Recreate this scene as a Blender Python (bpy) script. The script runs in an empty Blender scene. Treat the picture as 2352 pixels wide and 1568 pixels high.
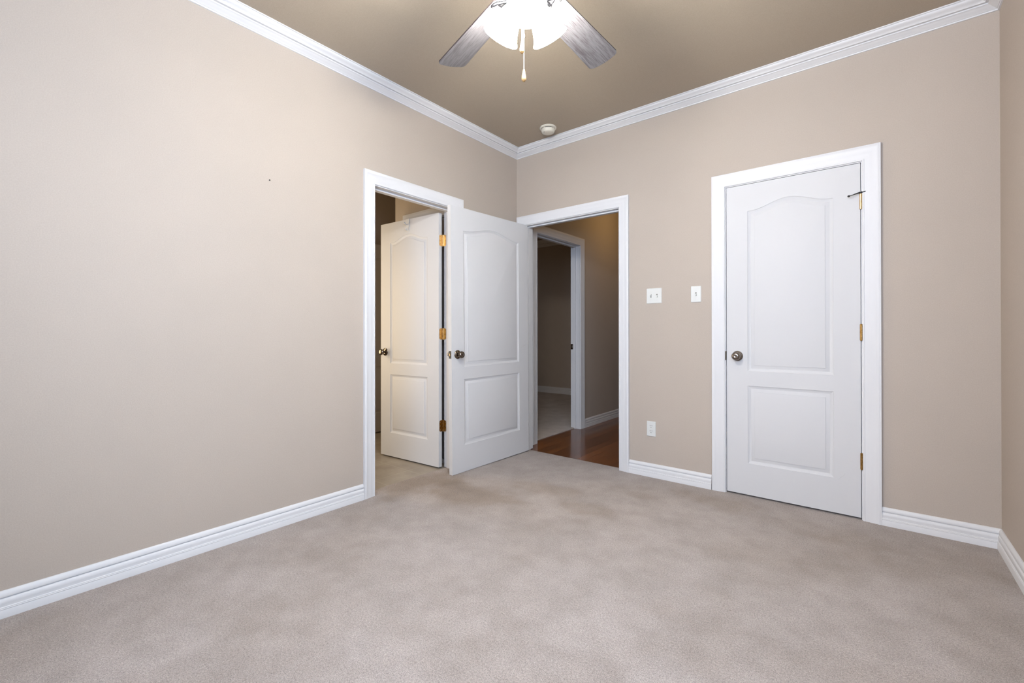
import bpy, bmesh, math, random
from mathutils import Vector, Matrix

random.seed(7)
scn = bpy.context.scene
col = scn.collection
PI = math.pi

# ------------------------------------------------------------------ camera
CX, CY, CZ = 2.5620, -3.24765, 1.07083
F_PX, YAW, PITCH, ROLL, CYPX = 1026.367, 38.8929, 0.18115, -0.04595, 761.31
cam_d = bpy.data.cameras.new('camera')
cam = bpy.data.objects.new('camera', cam_d)
col.objects.link(cam)
cam_d.sensor_width = 36.0
cam_d.sensor_fit = 'HORIZONTAL'
cam_d.lens = F_PX * 36.0 / 2352.0
cam_d.shift_y = (CYPX - 784.0) / 2352.0
cam_d.clip_start = 0.05
_th, _p, _r = math.radians(YAW), math.radians(PITCH), math.radians(ROLL)
_F = Vector((-math.sin(_th), math.cos(_th), 0))
_R = Vector((math.cos(_th), math.sin(_th), 0))
_U = Vector((0, 0, 1))
_F2 = _F * math.cos(_p) + _U * math.sin(_p)
_U2 = _U * math.cos(_p) - _F * math.sin(_p)
_R2 = _R * math.cos(_r) + _U2 * math.sin(_r)
_U3 = _U2 * math.cos(_r) - _R * math.sin(_r)
cam.matrix_world = Matrix(((_R2.x, _U3.x, -_F2.x, CX), (_R2.y, _U3.y, -_F2.y, CY),
                           (_R2.z, _U3.z, -_F2.z, CZ), (0, 0, 0, 1)))
scn.camera = cam

# ------------------------------------------------------------------ world, daylight, exposure
scn.view_settings.view_transform = 'Standard'
scn.view_settings.look = 'None'
scn.view_settings.gamma = 1.0
scn.view_settings.use_curve_mapping = False
scn.view_settings.exposure = 0.15

world = bpy.data.worlds.new('world')
scn.world = world
world.use_nodes = True
world.node_tree.nodes['Background'].inputs[0].default_value = (0.62, 0.75, 1.0, 1)
world.node_tree.nodes['Background'].inputs[1].default_value = 0.05


def area_light(name, loc, direction, sx, sy, power, color, spread=180):
    l = bpy.data.lights.new(name, 'AREA')
    l.shape = 'RECTANGLE'
    l.size, l.size_y = sx, sy
    l.energy = power
    l.color = color
    l.spread = math.radians(spread)
    o = bpy.data.objects.new(name, l)
    col.objects.link(o)
    o.location = loc
    o.rotation_euler = Vector(direction).to_track_quat('-Z', 'Y').to_euler()
    return o


def point_light(name, loc, power, color, radius):
    l = bpy.data.lights.new(name, 'POINT')
    l.energy = power
    l.color = color
    l.shadow_soft_size = radius
    o = bpy.data.objects.new(name, l)
    col.objects.link(o)
    o.location = loc
    return o


# room dimensions (metres): corner of the two seen walls at the origin
W, YB, H = 3.058, -3.84, 2.74
T = 0.114                      # wall thickness
WIN_X0, WIN_X1, WIN_Z0, WIN_Z1 = 1.25, 2.95, 1.20, 2.40     # window in the wall behind the camera

# daylight through the window (area light in the opening)
area_light('daylight', ((WIN_X0 + WIN_X1) / 2, YB - 0.02, (WIN_Z0 + WIN_Z1) / 2), (0, 1, 0.0),
           WIN_X1 - WIN_X0 - 0.1, WIN_Z1 - WIN_Z0 - 0.1, 92, (0.69, 0.785, 0.965))
area_light('side_fill', (W + 0.02, -2.85, 1.75), (-1, 0, 0), 1.0, 1.0, 42, (0.46, 0.69, 0.96))  # added bluish fill from the side, lifts the left wall and entry door
# warm vanity lamp of the bathroom, ceiling lamp of the hall (both out of sight)
area_light('vanity_light', (-1.55, -1.85, 1.30), (1, 0.6, 0.0), 0.6, 1.5, 25, (1.0, 0.80, 0.53))
point_light('hall_light', (0.62, 1.75, 2.45), 6.5, (1.0, 0.66, 0.30), 0.10)
area_light('far_room_fill', (-3.3, 1.2, 1.4), (1, 0.15, -0.1), 0.8, 1.2, 4.5, (1.0, 0.72, 0.45))  # added warm fill to lift the dim far room, no lamp known there

# ------------------------------------------------------------------ materials


def new_mat(name):
    m = bpy.data.materials.new(name)
    m.use_nodes = True
    nt = m.node_tree
    b = nt.nodes['Principled BSDF']
    return m, nt, b


def N(nt, kind, **kw):
    n = nt.nodes.new(kind)
    for k, v in kw.items():
        setattr(n, k, v)
    return n


def coords(nt, scale=(1, 1, 1), rot=(0, 0, 0)):
    tc = N(nt, 'ShaderNodeTexCoord')
    mp = N(nt, 'ShaderNodeMapping')
    mp.inputs['Scale'].default_value = scale
    mp.inputs['Rotation'].default_value = rot
    nt.links.new(tc.outputs['Object'], mp.inputs['Vector'])
    return mp.outputs['Vector']


def noise(nt, vec, scale, detail=2.0, rough=0.5):
    n = N(nt, 'ShaderNodeTexNoise')
    n.inputs['Scale'].default_value = scale
    n.inputs['Detail'].default_value = detail
    n.inputs['Roughness'].default_value = rough
    nt.links.new(vec, n.inputs['Vector'])
    return n.outputs['Fac']


def ramp(nt, fac, stops):
    r = N(nt, 'ShaderNodeValToRGB')
    el = r.color_ramp.elements
    while len(el) > 1:
        el.remove(el[-1])
    el[0].position = stops[0][0]
    el[0].color = (*stops[0][1], 1)
    for p, c in stops[1:]:
        e = el.new(p)
        e.color = (*c, 1)
    nt.links.new(fac, r.inputs['Fac'])
    return r.outputs['Color']


def bump(nt, b, height, strength, dist):
    bp = N(nt, 'ShaderNodeBump')
    bp.inputs['Strength'].default_value = strength
    bp.inputs['Distance'].default_value = dist
    nt.links.new(height, bp.inputs['Height'])
    nt.links.new(bp.outputs['Normal'], b.inputs['Normal'])


def mix(nt, a, b_, fac, mode='MIX'):
    m = N(nt, 'ShaderNodeMixRGB', blend_type=mode)
    for s, v in ((0, fac), (1, a), (2, b_)):
        if hasattr(v, 'links'):
            nt.links.new(v, m.inputs[s])
        elif s == 0:
            m.inputs[0].default_value = v
        else:
            m.inputs[s].default_value = (*v, 1)
    return m.outputs['Color']


def math_node(nt, op, a, b_=None, clamp=False):
    n = N(nt, 'ShaderNodeMath', operation=op, use_clamp=clamp)
    for i, v in enumerate((a, b_)):
        if v is None:
            continue
        if hasattr(v, 'links'):
            nt.links.new(v, n.inputs[i])
        else:
            n.inputs[i].default_value = v
    return n.outputs[0]


def paint(name, c, rough=0.6, bump_s=0.25, bump_scale=260, bump_d=0.0015, vary=0.05, spec=0.3, stipple=0.0):
    m, nt, b = new_mat(name)
    v = coords(nt)
    n1 = noise(nt, v, bump_scale, 3)
    n2 = noise(nt, v, 1.3, 3)
    lo = tuple(x * (1 - vary) for x in c)
    hi = tuple(min(1, x * (1 + vary)) for x in c)
    c1 = ramp(nt, n2, [(0.3, lo), (0.7, hi)])
    if stipple:
        n3 = noise(nt, v, 230, 3, 0.7)
        c1 = mix(nt, c1, ramp(nt, n3, [(0.32, (1 - stipple,) * 3), (0.68, (1 + stipple,) * 3)]), 1.0, 'MULTIPLY')
    nt.links.new(c1, b.inputs['Base Color'])
    b.inputs['Roughness'].default_value = rough
    b.inputs['Specular IOR Level'].default_value = spec
    bump(nt, b, n1, bump_s, bump_d)
    return m


WALL_C = (0.400, 0.342, 0.294)
M_wall = paint('beige_wall_paint', WALL_C, 0.7, 0.35, 330, 0.0014, 0.02, 0.3, 0.05)
M_ceil = paint('beige_wall_paint_shaded', (0.368, 0.308, 0.243), 0.8, 0.35, 330, 0.0014, 0.02, 0.3, 0.07)  # same paint as the walls; the ceiling's dimmer, warmer light put into its colour
M_trim = paint('white_trim_paint', (0.600, 0.592, 0.600), 0.45, 0.06, 120, 0.0006, 0.012, 0.3)
M_door = paint('white_door_paint', (0.535, 0.527, 0.532), 0.55, 0.10, 420, 0.0006, 0.012, 0.25)
M_plate = paint('white_plate_plastic', (0.58, 0.58, 0.56), 0.40, 0.0, 50, 0.0001, 0.0, 0.5)
M_cream = paint('cream_plastic', (0.60, 0.565, 0.485), 0.4, 0.0, 50, 0.0001, 0.0, 0.5)
M_hook = paint('white_hook_plastic', (0.55, 0.54, 0.53), 0.55, 0.0, 50, 0.0001, 0.0, 0.3)
M_dark = paint('dark_slot', (0.02, 0.02, 0.02), 0.6, 0.0, 50, 0.0001, 0.0)
M_slot = paint('shaded_slot', (0.22, 0.21, 0.19), 0.6, 0.0, 50, 0.0001, 0.0)
M_rubber = paint('black_rubber', (0.015, 0.015, 0.016), 0.55, 0.0, 50, 0.0001, 0.0)
M_wood_fob = paint('pale_wood', (0.36, 0.205, 0.085), 0.45, 0.0, 50, 0.0001, 0.08)
M_latch = paint('blackened_steel', (0.035, 0.030, 0.027), 0.45, 0.0, 50, 0.0001, 0.0)
M_scuff = paint('grey_scuff', (0.42, 0.41, 0.41), 0.7, 0.0, 50, 0.0001, 0.0)


def metal(name, c, rough, grime=0.0, gc=(0.05, 0.03, 0.02)):
    m, nt, b = new_mat(name)
    v = coords(nt)
    n1 = noise(nt, v, 90, 4, 0.6)
    if grime:
        nt.links.new(ramp(nt, n1, [(0.35, c), (0.35 + 0.4 / grime, gc)]), b.inputs['Base Color'])
    else:
        nt.links.new(ramp(nt, n1, [(0.3, tuple(x * .95 for x in c)), (0.7, c)]), b.inputs['Base Color'])
    b.inputs['Metallic'].default_value = 1.0
    b.inputs['Roughness'].default_value = rough
    return m


M_bronze = metal('dark_antique_nickel', (0.20, 0.165, 0.135), 0.17)
M_nickel = metal('brushed_antique_nickel', (0.25, 0.215, 0.185), 0.24)
M_brass = metal('brass', (0.72, 0.52, 0.28), 0.38, 0.8, (0.45, 0.28, 0.11))
M_brass_mid = metal('worn_brass', (0.60, 0.40, 0.18), 0.32, 0.9, (0.25, 0.15, 0.06))
M_brass_dull = metal('tarnished_brass', (0.50, 0.30, 0.10), 0.33, 1.0, (0.16, 0.08, 0.02))
M_pewter = metal('dark_pewter', (0.10, 0.10, 0.115), 0.34)
M_chrome = metal('chrome_chain', (0.85, 0.85, 0.85), 0.2)
M_steel = metal('screw_steel', (0.62, 0.61, 0.58), 0.35)


def carpet_mat(name, base, stains=True):
    m, nt, b = new_mat(name)
    v = coords(nt)
    fine = noise(nt, v, 330, 2, 0.7)
    tuft = noise(nt, v, 130, 3, 0.65)
    mid = noise(nt, v, 9, 4, 0.6)
    big = noise(nt, v, 1.5, 4, 0.55)
    d = lambda k: tuple(x * k for x in base)
    c = ramp(nt, fine, [(0.30, d(0.52)), (0.52, d(1.0)), (0.72, d(1.38))])
    c2 = ramp(nt, tuft, [(0.32, (0.70,) * 3), (0.5, (1.0,) * 3), (0.68, (1.22,) * 3)])
    c = mix(nt, c, c2, 0.75, 'MULTIPLY')
    c3 = ramp(nt, mid, [(0.34, (0.84, 0.825, 0.81)), (0.62, (1.06, 1.06, 1.06))])
    c = mix(nt, c, c3, 0.62, 'MULTIPLY')
    mid2 = noise(nt, v, 3.6, 4, 0.55)
    c = mix(nt, c, ramp(nt, mid2, [(0.38, (0.86, 0.84, 0.82)), (0.60, (1.07, 1.07, 1.075))]), 0.50, 'MULTIPLY')
    if stains:
        c4 = ramp(nt, big, [(0.36, (0.84, 0.80, 0.75)), (0.56, (1.0, 1.0, 1.0))])
        c = mix(nt, c, c4, 0.60, 'MULTIPLY')
        vo = N(nt, 'ShaderNodeTexVoronoi')
        vo.inputs['Scale'].default_value = 4.2
        nt.links.new(v, vo.inputs['Vector'])
        c = mix(nt, c, ramp(nt, vo.outputs['Distance'], [(0.014, (0.62, 0.58, 0.55)), (0.026, (1.0, 1.0, 1.0))]), 0.8, 'MULTIPLY')
        # trodden-in dirt in front of the doorways and a few spots of their own
        tc = N(nt, 'ShaderNodeTexCoord')
        wob = N(nt, 'ShaderNodeTexNoise')
        wob.inputs['Scale'].default_value = 3.2
        wob.inputs['Detail'].default_value = 4
        nt.links.new(tc.outputs['Object'], wob.inputs['Vector'])
        for (x, y, rx, ry, rz, k, col_) in CARPET_STAINS:
            mp = N(nt, 'ShaderNodeMapping', vector_type='TEXTURE')
            mp.inputs['Location'].default_value = (x, y, 0)
            mp.inputs['Rotation'].default_value = (0, 0, math.radians(rz))
            mp.inputs['Scale'].default_value = (rx, ry, 1)
            nt.links.new(tc.outputs['Object'], mp.inputs['Vector'])
            ln = N(nt, 'ShaderNodeVectorMath', operation='LENGTH')
            nt.links.new(mp.outputs['Vector'], ln.inputs[0])
            s = math_node(nt, 'ADD', ln.outputs['Value'],
                          math_node(nt, 'MULTIPLY', math_node(nt, 'SUBTRACT', wob.outputs['Fac'], 0.5), 1.7))
            mr = N(nt, 'ShaderNodeMapRange', interpolation_type='SMOOTHSTEP')
            mr.inputs['From Min'].default_value = 1.1
            mr.inputs['From Max'].default_value = 0.35
            mr.inputs['To Min'].default_value = 0
            mr.inputs['To Max'].default_value = k
            nt.links.new(s, mr.inputs['Value'])
            c = mix(nt, c, col_, mr.outputs['Result'], 'MULTIPLY')
    nt.links.new(c, b.inputs['Base Color'])
    b.inputs['Roughness'].default_value = 0.95
    b.inputs['Specular IOR Level'].default_value = 0.1
    b.inputs['Sheen Weight'].default_value = 0.15
    b.inputs['Sheen Roughness'].default_value = 0.6
    h = math_node(nt, 'ADD', math_node(nt, 'MULTIPLY', tuft, 0.8), math_node(nt, 'MULTIPLY', fine, 0.5))
    bump(nt, b, h, 0.9, 0.006)
    return m


DIRT = (0.70, 0.635, 0.55)
CARPET_STAINS = [
    (0.04, -1.18, 0.28, 0.38, 0, 1.0, DIRT),
    (0.45, -1.12, 0.45, 0.22, 12, 0.8, DIRT),
    (0.80, -0.72, 0.42, 0.18, 25, 0.6, DIRT),
    (1.15, -0.86, 0.24, 0.13, 10, 0.5, DIRT),
    (1.84, -0.22, 0.32, 0.17, 5, 0.65, DIRT),
    (2.35, -0.32, 0.40, 0.14, 0, 0.30, DIRT),
    (2.75, -0.40, 0.40, 0.25, 0, 0.35, DIRT),
    (2.45, -1.75, 0.09, 0.05, 20, 0.40, (0.72, 0.60, 0.45)),
    (2.32, -2.0, 0.12, 0.05, -30, 0.25, (0.72, 0.62, 0.50)),
    (1.35, -0.42, 0.15, 0.08, 0, 0.35, DIRT),
]
M_carpet = carpet_mat('beige_carpet', (0.362, 0.310, 0.282))
M_carpet2 = carpet_mat('beige_carpet_far', (0.52, 0.45, 0.40), False)

# hall floor: dark glossy planks running away from the door
M_plank, nt, b = new_mat('dark_glossy_planks')
v = coords(nt, (1, 1, 1), (0, 0, PI / 2))
br = N(nt, 'ShaderNodeTexBrick')
br.offset = 0.37
br.inputs['Scale'].default_value = 1.0
br.inputs['Brick Width'].default_value = 0.9
br.inputs['Row Height'].default_value = 0.082
br.inputs['Mortar Size'].default_value = 0.0012
br.inputs['Color1'].default_value = (0.19, 0.062, 0.014, 1)
br.inputs['Color2'].default_value = (0.10, 0.032, 0.008, 1)
br.inputs['Mortar'].default_value = (0.012, 0.005, 0.002, 1)
nt.links.new(v, br.inputs['Vector'])
gv = coords(nt, (60, 3, 1))
g = noise(nt, gv, 1.0, 4, 0.6)
cg = ramp(nt, g, [(0.3, (0.6, 0.55, 0.5)), (0.7, (1.3, 1.3, 1.3))])
nt.links.new(mix(nt, br.outputs['Color'], cg, 0.8, 'MULTIPLY'), b.inputs['Base Color'])
b.inputs['Roughness'].default_value = 0.16
bump(nt, b, g, 0.03, 0.001)

# bathroom tile
M_tile, nt, b = new_mat('beige_floor_tile')
tc = N(nt, 'ShaderNodeTexCoord')
mp = N(nt, 'ShaderNodeMapping')
mp.inputs['Location'].default_value = (0.29, 1.018, 0)
nt.links.new(tc.outputs['Object'], mp.inputs['Vector'])
br = N(nt, 'ShaderNodeTexBrick')
br.offset = 0.0
br.inputs['Scale'].default_value = 1.0
br.inputs['Brick Width'].default_value = 0.31
br.inputs['Row Height'].default_value = 0.31
br.inputs['Mortar Size'].default_value = 0.004
br.inputs['Color1'].default_value = (0.27, 0.235, 0.195, 1)
br.inputs['Color2'].default_value = (0.25, 0.215, 0.178, 1)
br.inputs['Mortar'].default_value = (0.315, 0.278, 0.232, 1)
nt.links.new(mp.outputs['Vector'], br.inputs['Vector'])
n2 = noise(nt, tc.outputs['Object'], 6, 5, 0.6)
cm = ramp(nt, n2, [(0.3, (0.78, 0.76, 0.73)), (0.7, (1.15, 1.14, 1.12))])
nt.links.new(mix(nt, br.outputs['Color'], cm, 0.9, 'MULTIPLY'), b.inputs['Base Color'])
b.inputs['Roughness'].default_value = 0.4

# fan blade: grey washed oak with dark open grain, running along the blade (local X)
M_blade, nt, b = new_mat('grey_washed_oak')
v1 = coords(nt, (5, 75, 20))
v2 = coords(nt, (14, 300, 60))
g1 = noise(nt, v1, 1.0, 5, 0.6)
g2 = noise(nt, v2, 1.0, 3, 0.6)
c = ramp(nt, g1, [(0.30, (0.068, 0.060, 0.066)), (0.48, (0.124, 0.118, 0.128)), (0.75, (0.168, 0.164, 0.177))])
c2 = ramp(nt, g2, [(0.36, (0.42, 0.38, 0.38)), (0.50, (1.0, 1.0, 1.0))])
nt.links.new(mix(nt, c, c2, 0.9, 'MULTIPLY'), b.inputs['Base Color'])
b.inputs['Roughness'].default_value = 0.35
M_blade_edge = paint('blade_edge_band', (0.055, 0.042, 0.04), 0.5, 0, 50, 0.0001, 0.0)

# opal glass shade: gives off the lamps' light
M_shade, nt, b = new_mat('lit_opal_glass')
b.inputs['Base Color'].default_value = (0.9, 0.92, 0.95, 1)
b.inputs['Roughness'].default_value = 0.3
b.inputs['Emission Color'].default_value = (1.0, 0.965, 0.87, 1)
b.inputs['Emission Strength'].default_value = 175.0

# ------------------------------------------------------------------ mesh helpers


def finish(name, bm, mat, parent=None, smooth=None, loc=None, normals=True):
    if normals:
        bmesh.ops.recalc_face_normals(bm, faces=bm.faces[:])
    me = bpy.data.meshes.new(name)
    bm.to_mesh(me)
    bm.free()
    mats = mat if isinstance(mat, (list, tuple)) else [mat]
    for m in mats:
        me.materials.append(m)
    o = bpy.data.objects.new(name, me)
    col.objects.link(o)
    if smooth is not None:
        me.polygons.foreach_set('use_smooth', [True] * len(me.polygons))
        ang = math.radians(smooth)
        bm2 = bmesh.new()
        bm2.from_mesh(me)
        for e in bm2.edges:
            if len(e.link_faces) == 2 and e.link_faces[0].normal.angle(e.link_faces[1].normal, 0) > ang:
                e.smooth = False
        bm2.to_mesh(me)
        bm2.free()
    if parent is not None:
        o.parent = parent
    if loc is not None:
        o.location = loc
    return o


def empty(name, loc=(0, 0, 0), rot=(0, 0, 0), parent=None):
    o = bpy.data.objects.new(name, None)
    col.objects.link(o)
    o.empty_display_size = 0.05
    o.location = loc
    o.rotation_euler = rot
    if parent is not None:
        o.parent = parent
    return o


def tag(o, label, cat, kind=None, group=None):
    o['label'] = label
    o['category'] = cat
    if kind:
        o['kind'] = kind
    if group:
        o['group'] = group
    return o


def box(bm, x0, x1, y0, y1, z0, z1, mat=0, bevel=0.0):
    vs = [bm.verts.new((x, y, z)) for x in (x0, x1) for y in (y0, y1) for z in (z0, z1)]
    q = [(0, 1, 3, 2), (4, 6, 7, 5), (0, 4, 5, 1), (2, 3, 7, 6), (0, 2, 6, 4), (1, 5, 7, 3)]
    fs = [bm.faces.new([vs[i] for i in f]) for f in q]
    for f in fs:
        f.material_index = mat
    if bevel:
        es = list({e for f in fs for e in f.edges})
        bmesh.ops.recalc_face_normals(bm, faces=fs)
        bmesh.ops.bevel(bm, geom=es, offset=bevel, segments=2, affect='EDGES', profile=0.6)
    return fs


def sweep(bm, path, N_, prof, closed_prof=True, flip=1, caps=True):
    """profile points (u, v): u along the in-plane side direction of the path, v along N_; mitred corners"""
    P = [Vector(p) for p in path]
    N_ = Vector(N_).normalized()
    n = len(P)
    dirs = [(P[i + 1] - P[i]).normalized() for i in range(n - 1)]
    sides = [flip * N_.cross(d) for d in dirs]
    rings = []
    for i in range(n):
        if i == 0:
            m = sides[0]
        elif i == n - 1:
            m = sides[-1]
        else:
            s = sides[i - 1] + sides[i]
            m = s / (1 + sides[i - 1].dot(sides[i]))
        rings.append([bm.verts.new(P[i] + m * u + N_ * w) for u, w in prof])
    k = len(prof)
    rng = range(k) if closed_prof else range(k - 1)
    for a, b_ in zip(rings[:-1], rings[1:]):
        for j in rng:
            bm.faces.new((a[j], a[(j + 1) % k], b_[(j + 1) % k], b_[j]))
    if caps and closed_prof:
        bm.faces.new(rings[0][::-1])
        bm.faces.new(rings[-1])
    return rings


def lathe(bm, prof, axis_o, axis_d, seg=32, mat=0):
    """profile (r, h) turned about the axis"""
    o = Vector(axis_o)
    d = Vector(axis_d).normalized()
    a = d.orthogonal().normalized()
    b_ = d.cross(a)
    rings = []
    for r, h in prof:
        if r < 1e-6:
            rings.append([bm.verts.new(o + d * h)])
        else:
            rings.append([bm.verts.new(o + d * h + (a * math.cos(t) + b_ * math.sin(t)) * r)
                          for t in [2 * PI * i / seg for i in range(seg)]])
    for p, q in zip(rings[:-1], rings[1:]):
        for i in range(seg):
            j = (i + 1) % seg
            if len(p) == 1 and len(q) == 1:
                continue
            if len(p) == 1:
                f = bm.faces.new((p[0], q[j], q[i]))
            elif len(q) == 1:
                f = bm.faces.new((p[i], p[j], q[0]))
            else:
                f = bm.faces.new((p[i], p[j], q[j], q[i]))
            f.material_index = mat
    for rr in (rings[0], rings[-1]):
        if len(rr) > 1:
            f = bm.faces.new(rr)
            f.material_index = mat


def tube(bm, pts, radii, seg=10, flat=1.0, up=Vector((0, 0, 1))):
    """tube along points; flat < 1 squashes it along `up`"""
    P = [Vector(p) for p in pts]
    if not hasattr(radii, '__len__'):
        radii = [radii] * len(P)
    rings = []
    for i, p in enumerate(P):
        d = (P[min(i + 1, len(P) - 1)] - P[max(i - 1, 0)]).normalized()
        s = d.cross(up)
        if s.length < 1e-4:
            s = d.orthogonal()
        s.normalize()
        u = s.cross(d).normalized()
        rings.append([bm.verts.new(p + s * math.cos(t) * radii[i] + u * math.sin(t) * radii[i] * flat)
                      for t in [2 * PI * k / seg for k in range(seg)]])
    for a, b_ in zip(rings[:-1], rings[1:]):
        for k in range(seg):
            bm.faces.new((a[k], a[(k + 1) % seg], b_[(k + 1) % seg], b_[k]))
    bm.faces.new(rings[0][::-1])
    bm.faces.new(rings[-1])


def extrude_outline(bm, pts, z0, z1, mat_side=0, mat_face=0, bevel=0.0):
    lo = [bm.verts.new((x, y, z0)) for x, y in pts]
    hi = [bm.verts.new((x, y, z1)) for x, y in pts]
    a = bm.faces.new(lo[::-1])
    b_ = bm.faces.new(hi)
    a.material_index = b_.material_index = mat_face
    for i in range(len(pts)):
        j = (i + 1) % len(pts)
        f = bm.faces.new((lo[i], lo[j], hi[j], hi[i]))
        f.material_index = mat_side
    return a, b_


# ------------------------------------------------------------------ the setting: walls, floors, ceilings


def wall_x(name, x0, x1, y0, y1, z0, z1, holes, mat, label):
    """wall lying in the YZ plane between x0 and x1, with holes (ya, yb, za, zb)"""
    bm = bmesh.new()
    y = y0
    for ya, yb, za, zb in sorted(holes):
        if ya > y:
            box(bm, x0, x1, y, ya, z0, z1)
        if zb < z1:
            box(bm, x0, x1, ya, yb, zb, z1)
        if za > z0:
            box(bm, x0, x1, ya, yb, z0, za)
        y = yb
    if y < y1:
        box(bm, x0, x1, y, y1, z0, z1)
    return tag(finish(name, bm, mat), label, 'wall', 'structure')


def wall_y(name, y0, y1, x0, x1, z0, z1, holes, mat, label):
    bm = bmesh.new()
    x = x0
    for xa, xb, za, zb in sorted(holes):
        if xa > x:
            box(bm, x, xa, y0, y1, z0, z1)
        if zb < z1:
            box(bm, xa, xb, y0, y1, zb, z1)
        if za > z0:
            box(bm, xa, xb, y0, y1, z0, za)
        x = xb
    if x < x1:
        box(bm, x, x1, y0, y1, z0, z1)
    return tag(finish(name, bm, mat), label, 'wall', 'structure')


RO = 0.016   # rough opening: jamb board thickness
HEAD = 2.047  # underside of the head jambs
BATH0, BATH1 = -1.515, -0.796      # bath doorway in the left wall (y, between jamb faces)
HALL0, HALL1 = 0.098, 1.016        # hall doorway in the far wall (x)
CLO0, CLO1 = 1.795, 2.513          # closet doorway in the far wall (x)
FAR0, FAR1 = 0.318, 1.138          # doorway in the hall's left wall (y)
ZB = -0.06
Z_TILE, Z_WOOD = -0.012, -0.008

wall_x('wall_left', -T, 0, YB, T, ZB, H, [(BATH0 - RO, BATH1 + RO, ZB, HEAD + RO)], M_wall,
       'long beige wall with the bathroom doorway in it')
wall_y('wall_far', 0, T, 0, W + T, ZB, H,
       [(HALL0 - RO, HALL1 + RO, ZB, HEAD + RO), (CLO0 - RO, CLO1 + RO, ZB, HEAD + RO)], M_wall,
       'beige wall with the hall doorway, switches and the closed closet door')
wall_x('wall_right', W, W + T, YB, 0, ZB, H, [(-3.40, -2.30, 1.20, 2.30)], M_wall,
       'shaded beige wall at the right edge of the room')
wall_y('wall_back', YB - T, YB, -T, W + T, ZB, H, [(WIN_X0, WIN_X1, WIN_Z0, WIN_Z1)], M_wall,
       'beige wall behind the camera')
bm = bmesh.new()
box(bm, -T, W + T, YB - T, T, H, H + 0.1)
tag(finish('ceiling', bm, M_ceil), 'beige painted ceiling of the bedroom', 'ceiling', 'structure')
bm = bmesh.new()
box(bm, -0.09, W, YB, 0.049, ZB, 0.0)
tag(finish('floor', bm, M_carpet), 'beige cut-pile bedroom carpet with trodden dirt by the doorways', 'carpet', 'structure')

# window behind the camera: frame, glazing bars
def window(name, loc, rz, half, wz, label):
    t = empty(name, loc, (0, 0, rz))
    tag(t, label, 'window', 'structure')
    bm = bmesh.new()
    for x0, x1, z0, z1 in ((-half, -half + .05, .05, wz - .05), (half - .05, half, .05, wz - .05), (-half, half, 0, .05), (-half, half, wz - .05, wz)):
        box(bm, x0, x1, -0.11, -0.05, z0, z1)
    finish('window_frame', bm, M_trim, t)
    bm = bmesh.new()
    box(bm, -half + .05, half - .05, -0.095, -0.065, wz / 2 - .02, wz / 2 + .02)
    finish('meeting_rail', bm, M_trim, t)
    bm = bmesh.new()
    box(bm, -half - .04, half + .04, -0.05, 0.03, -.03, -.001)
    finish('window_sill', bm, M_trim, t)


window('window_1', ((WIN_X0 + WIN_X1) / 2, YB, WIN_Z0), 0, (WIN_X1 - WIN_X0) / 2, WIN_Z1 - WIN_Z0,
       'white framed window in the wall behind the camera')
window('window_added', (W, -2.85, 1.20), PI / 2, 0.55, 1.10, 'added white framed window around the fill light in the unseen side wall')  # invented window, added to go with the side fill

# --- bathroom shell
BR = -0.70                         # its right-hand wall
wall_y('wall_bath_right', BR, BR + 0.1, -0.884, -T - 0.001, ZB, H, [(-0.665, -0.20, ZB, HEAD + RO)], M_wall,
       'warmly lit beige bathroom wall above the open white door')
wall_x('wall_bath_far', -1.82, -1.72, -2.7, 0.2, ZB, H, [], M_wall, 'dark brown shaded wall at the far end of the bathroom')
wall_y('wall_bath_left', -2.8, -2.7, -1.82, -T - 0.001, ZB, H, [], M_wall, 'bathroom wall hidden behind the long beige wall')
wall_y('wall_bath_end', 0.10, 0.2, -1.72, -T - 0.001, ZB, H, [], M_wall, 'end wall of the bathroom passage')
bm = bmesh.new()
box(bm, -1.82, -T - 0.001, -2.8, 0.2, H, H + 0.1)
tag(finish('ceiling_bath', bm, M_ceil), 'beige bathroom ceiling', 'ceiling', 'structure')
bm = bmesh.new()
box(bm, -1.82, -0.0905, -2.7, 0.10, ZB, Z_TILE)
tag(finish('floor_bath', bm, M_tile), 'beige square tile floor of the bathroom', 'floor', 'structure')

# --- hall and far room shell
wall_x('wall_hall_left', -T, 0, T + 0.001, 3.42, ZB, H, [(FAR0 - RO, FAR1 + RO, ZB, HEAD + RO)], M_wall,
       'dim beige hall wall beside the white door casing')
wall_x('wall_hall_right', 1.30, 1.40, T + 0.001, 3.42, ZB, H, [], M_wall, 'hall wall hidden to the right of the hall doorway')
wall_y('wall_hall_end', 3.42, 3.52, -4.2, 1.40, ZB, H, [], M_wall, 'dark brown wall at the back of the room across the hall')
wall_x('wall_room_left', -4.2, -4.1, 0.2, 3.42, ZB, H, [], M_wall, 'outer wall of the room across the hall')
wall_y('wall_room_near', 0.201, 0.28, -4.1, -T - 0.001, ZB, H, [], M_wall, 'near wall of the room across the hall')
bm = bmesh.new()
box(bm, -T, 1.40, T + 0.001, 3.52, H, H + 0.1)
tag(finish('ceiling_hall', bm, M_ceil), 'beige hall ceiling', 'ceiling', 'structure')
bm = bmesh.new()
box(bm, -4.2, -T - 0.001, 0.2, 3.52, H, H + 0.1)
tag(finish('ceiling_room', bm, M_ceil), 'dark ceiling of the room across the hall', 'ceiling', 'structure')
bm = bmesh.new()
box(bm, -0.065, 1.30, 0.0495, 3.42, ZB, Z_WOOD)
tag(finish('floor_hall', bm, M_plank), 'dark glossy wood plank floor of the hall', 'floor', 'structure')
bm = bmesh.new()
box(bm, -4.1, -0.0655, 0.28, 3.42, ZB, 0.0)
tag(finish('floor_room', bm, M_carpet2), 'dim beige carpet of the room across the hall', 'carpet', 'structure')
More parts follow.
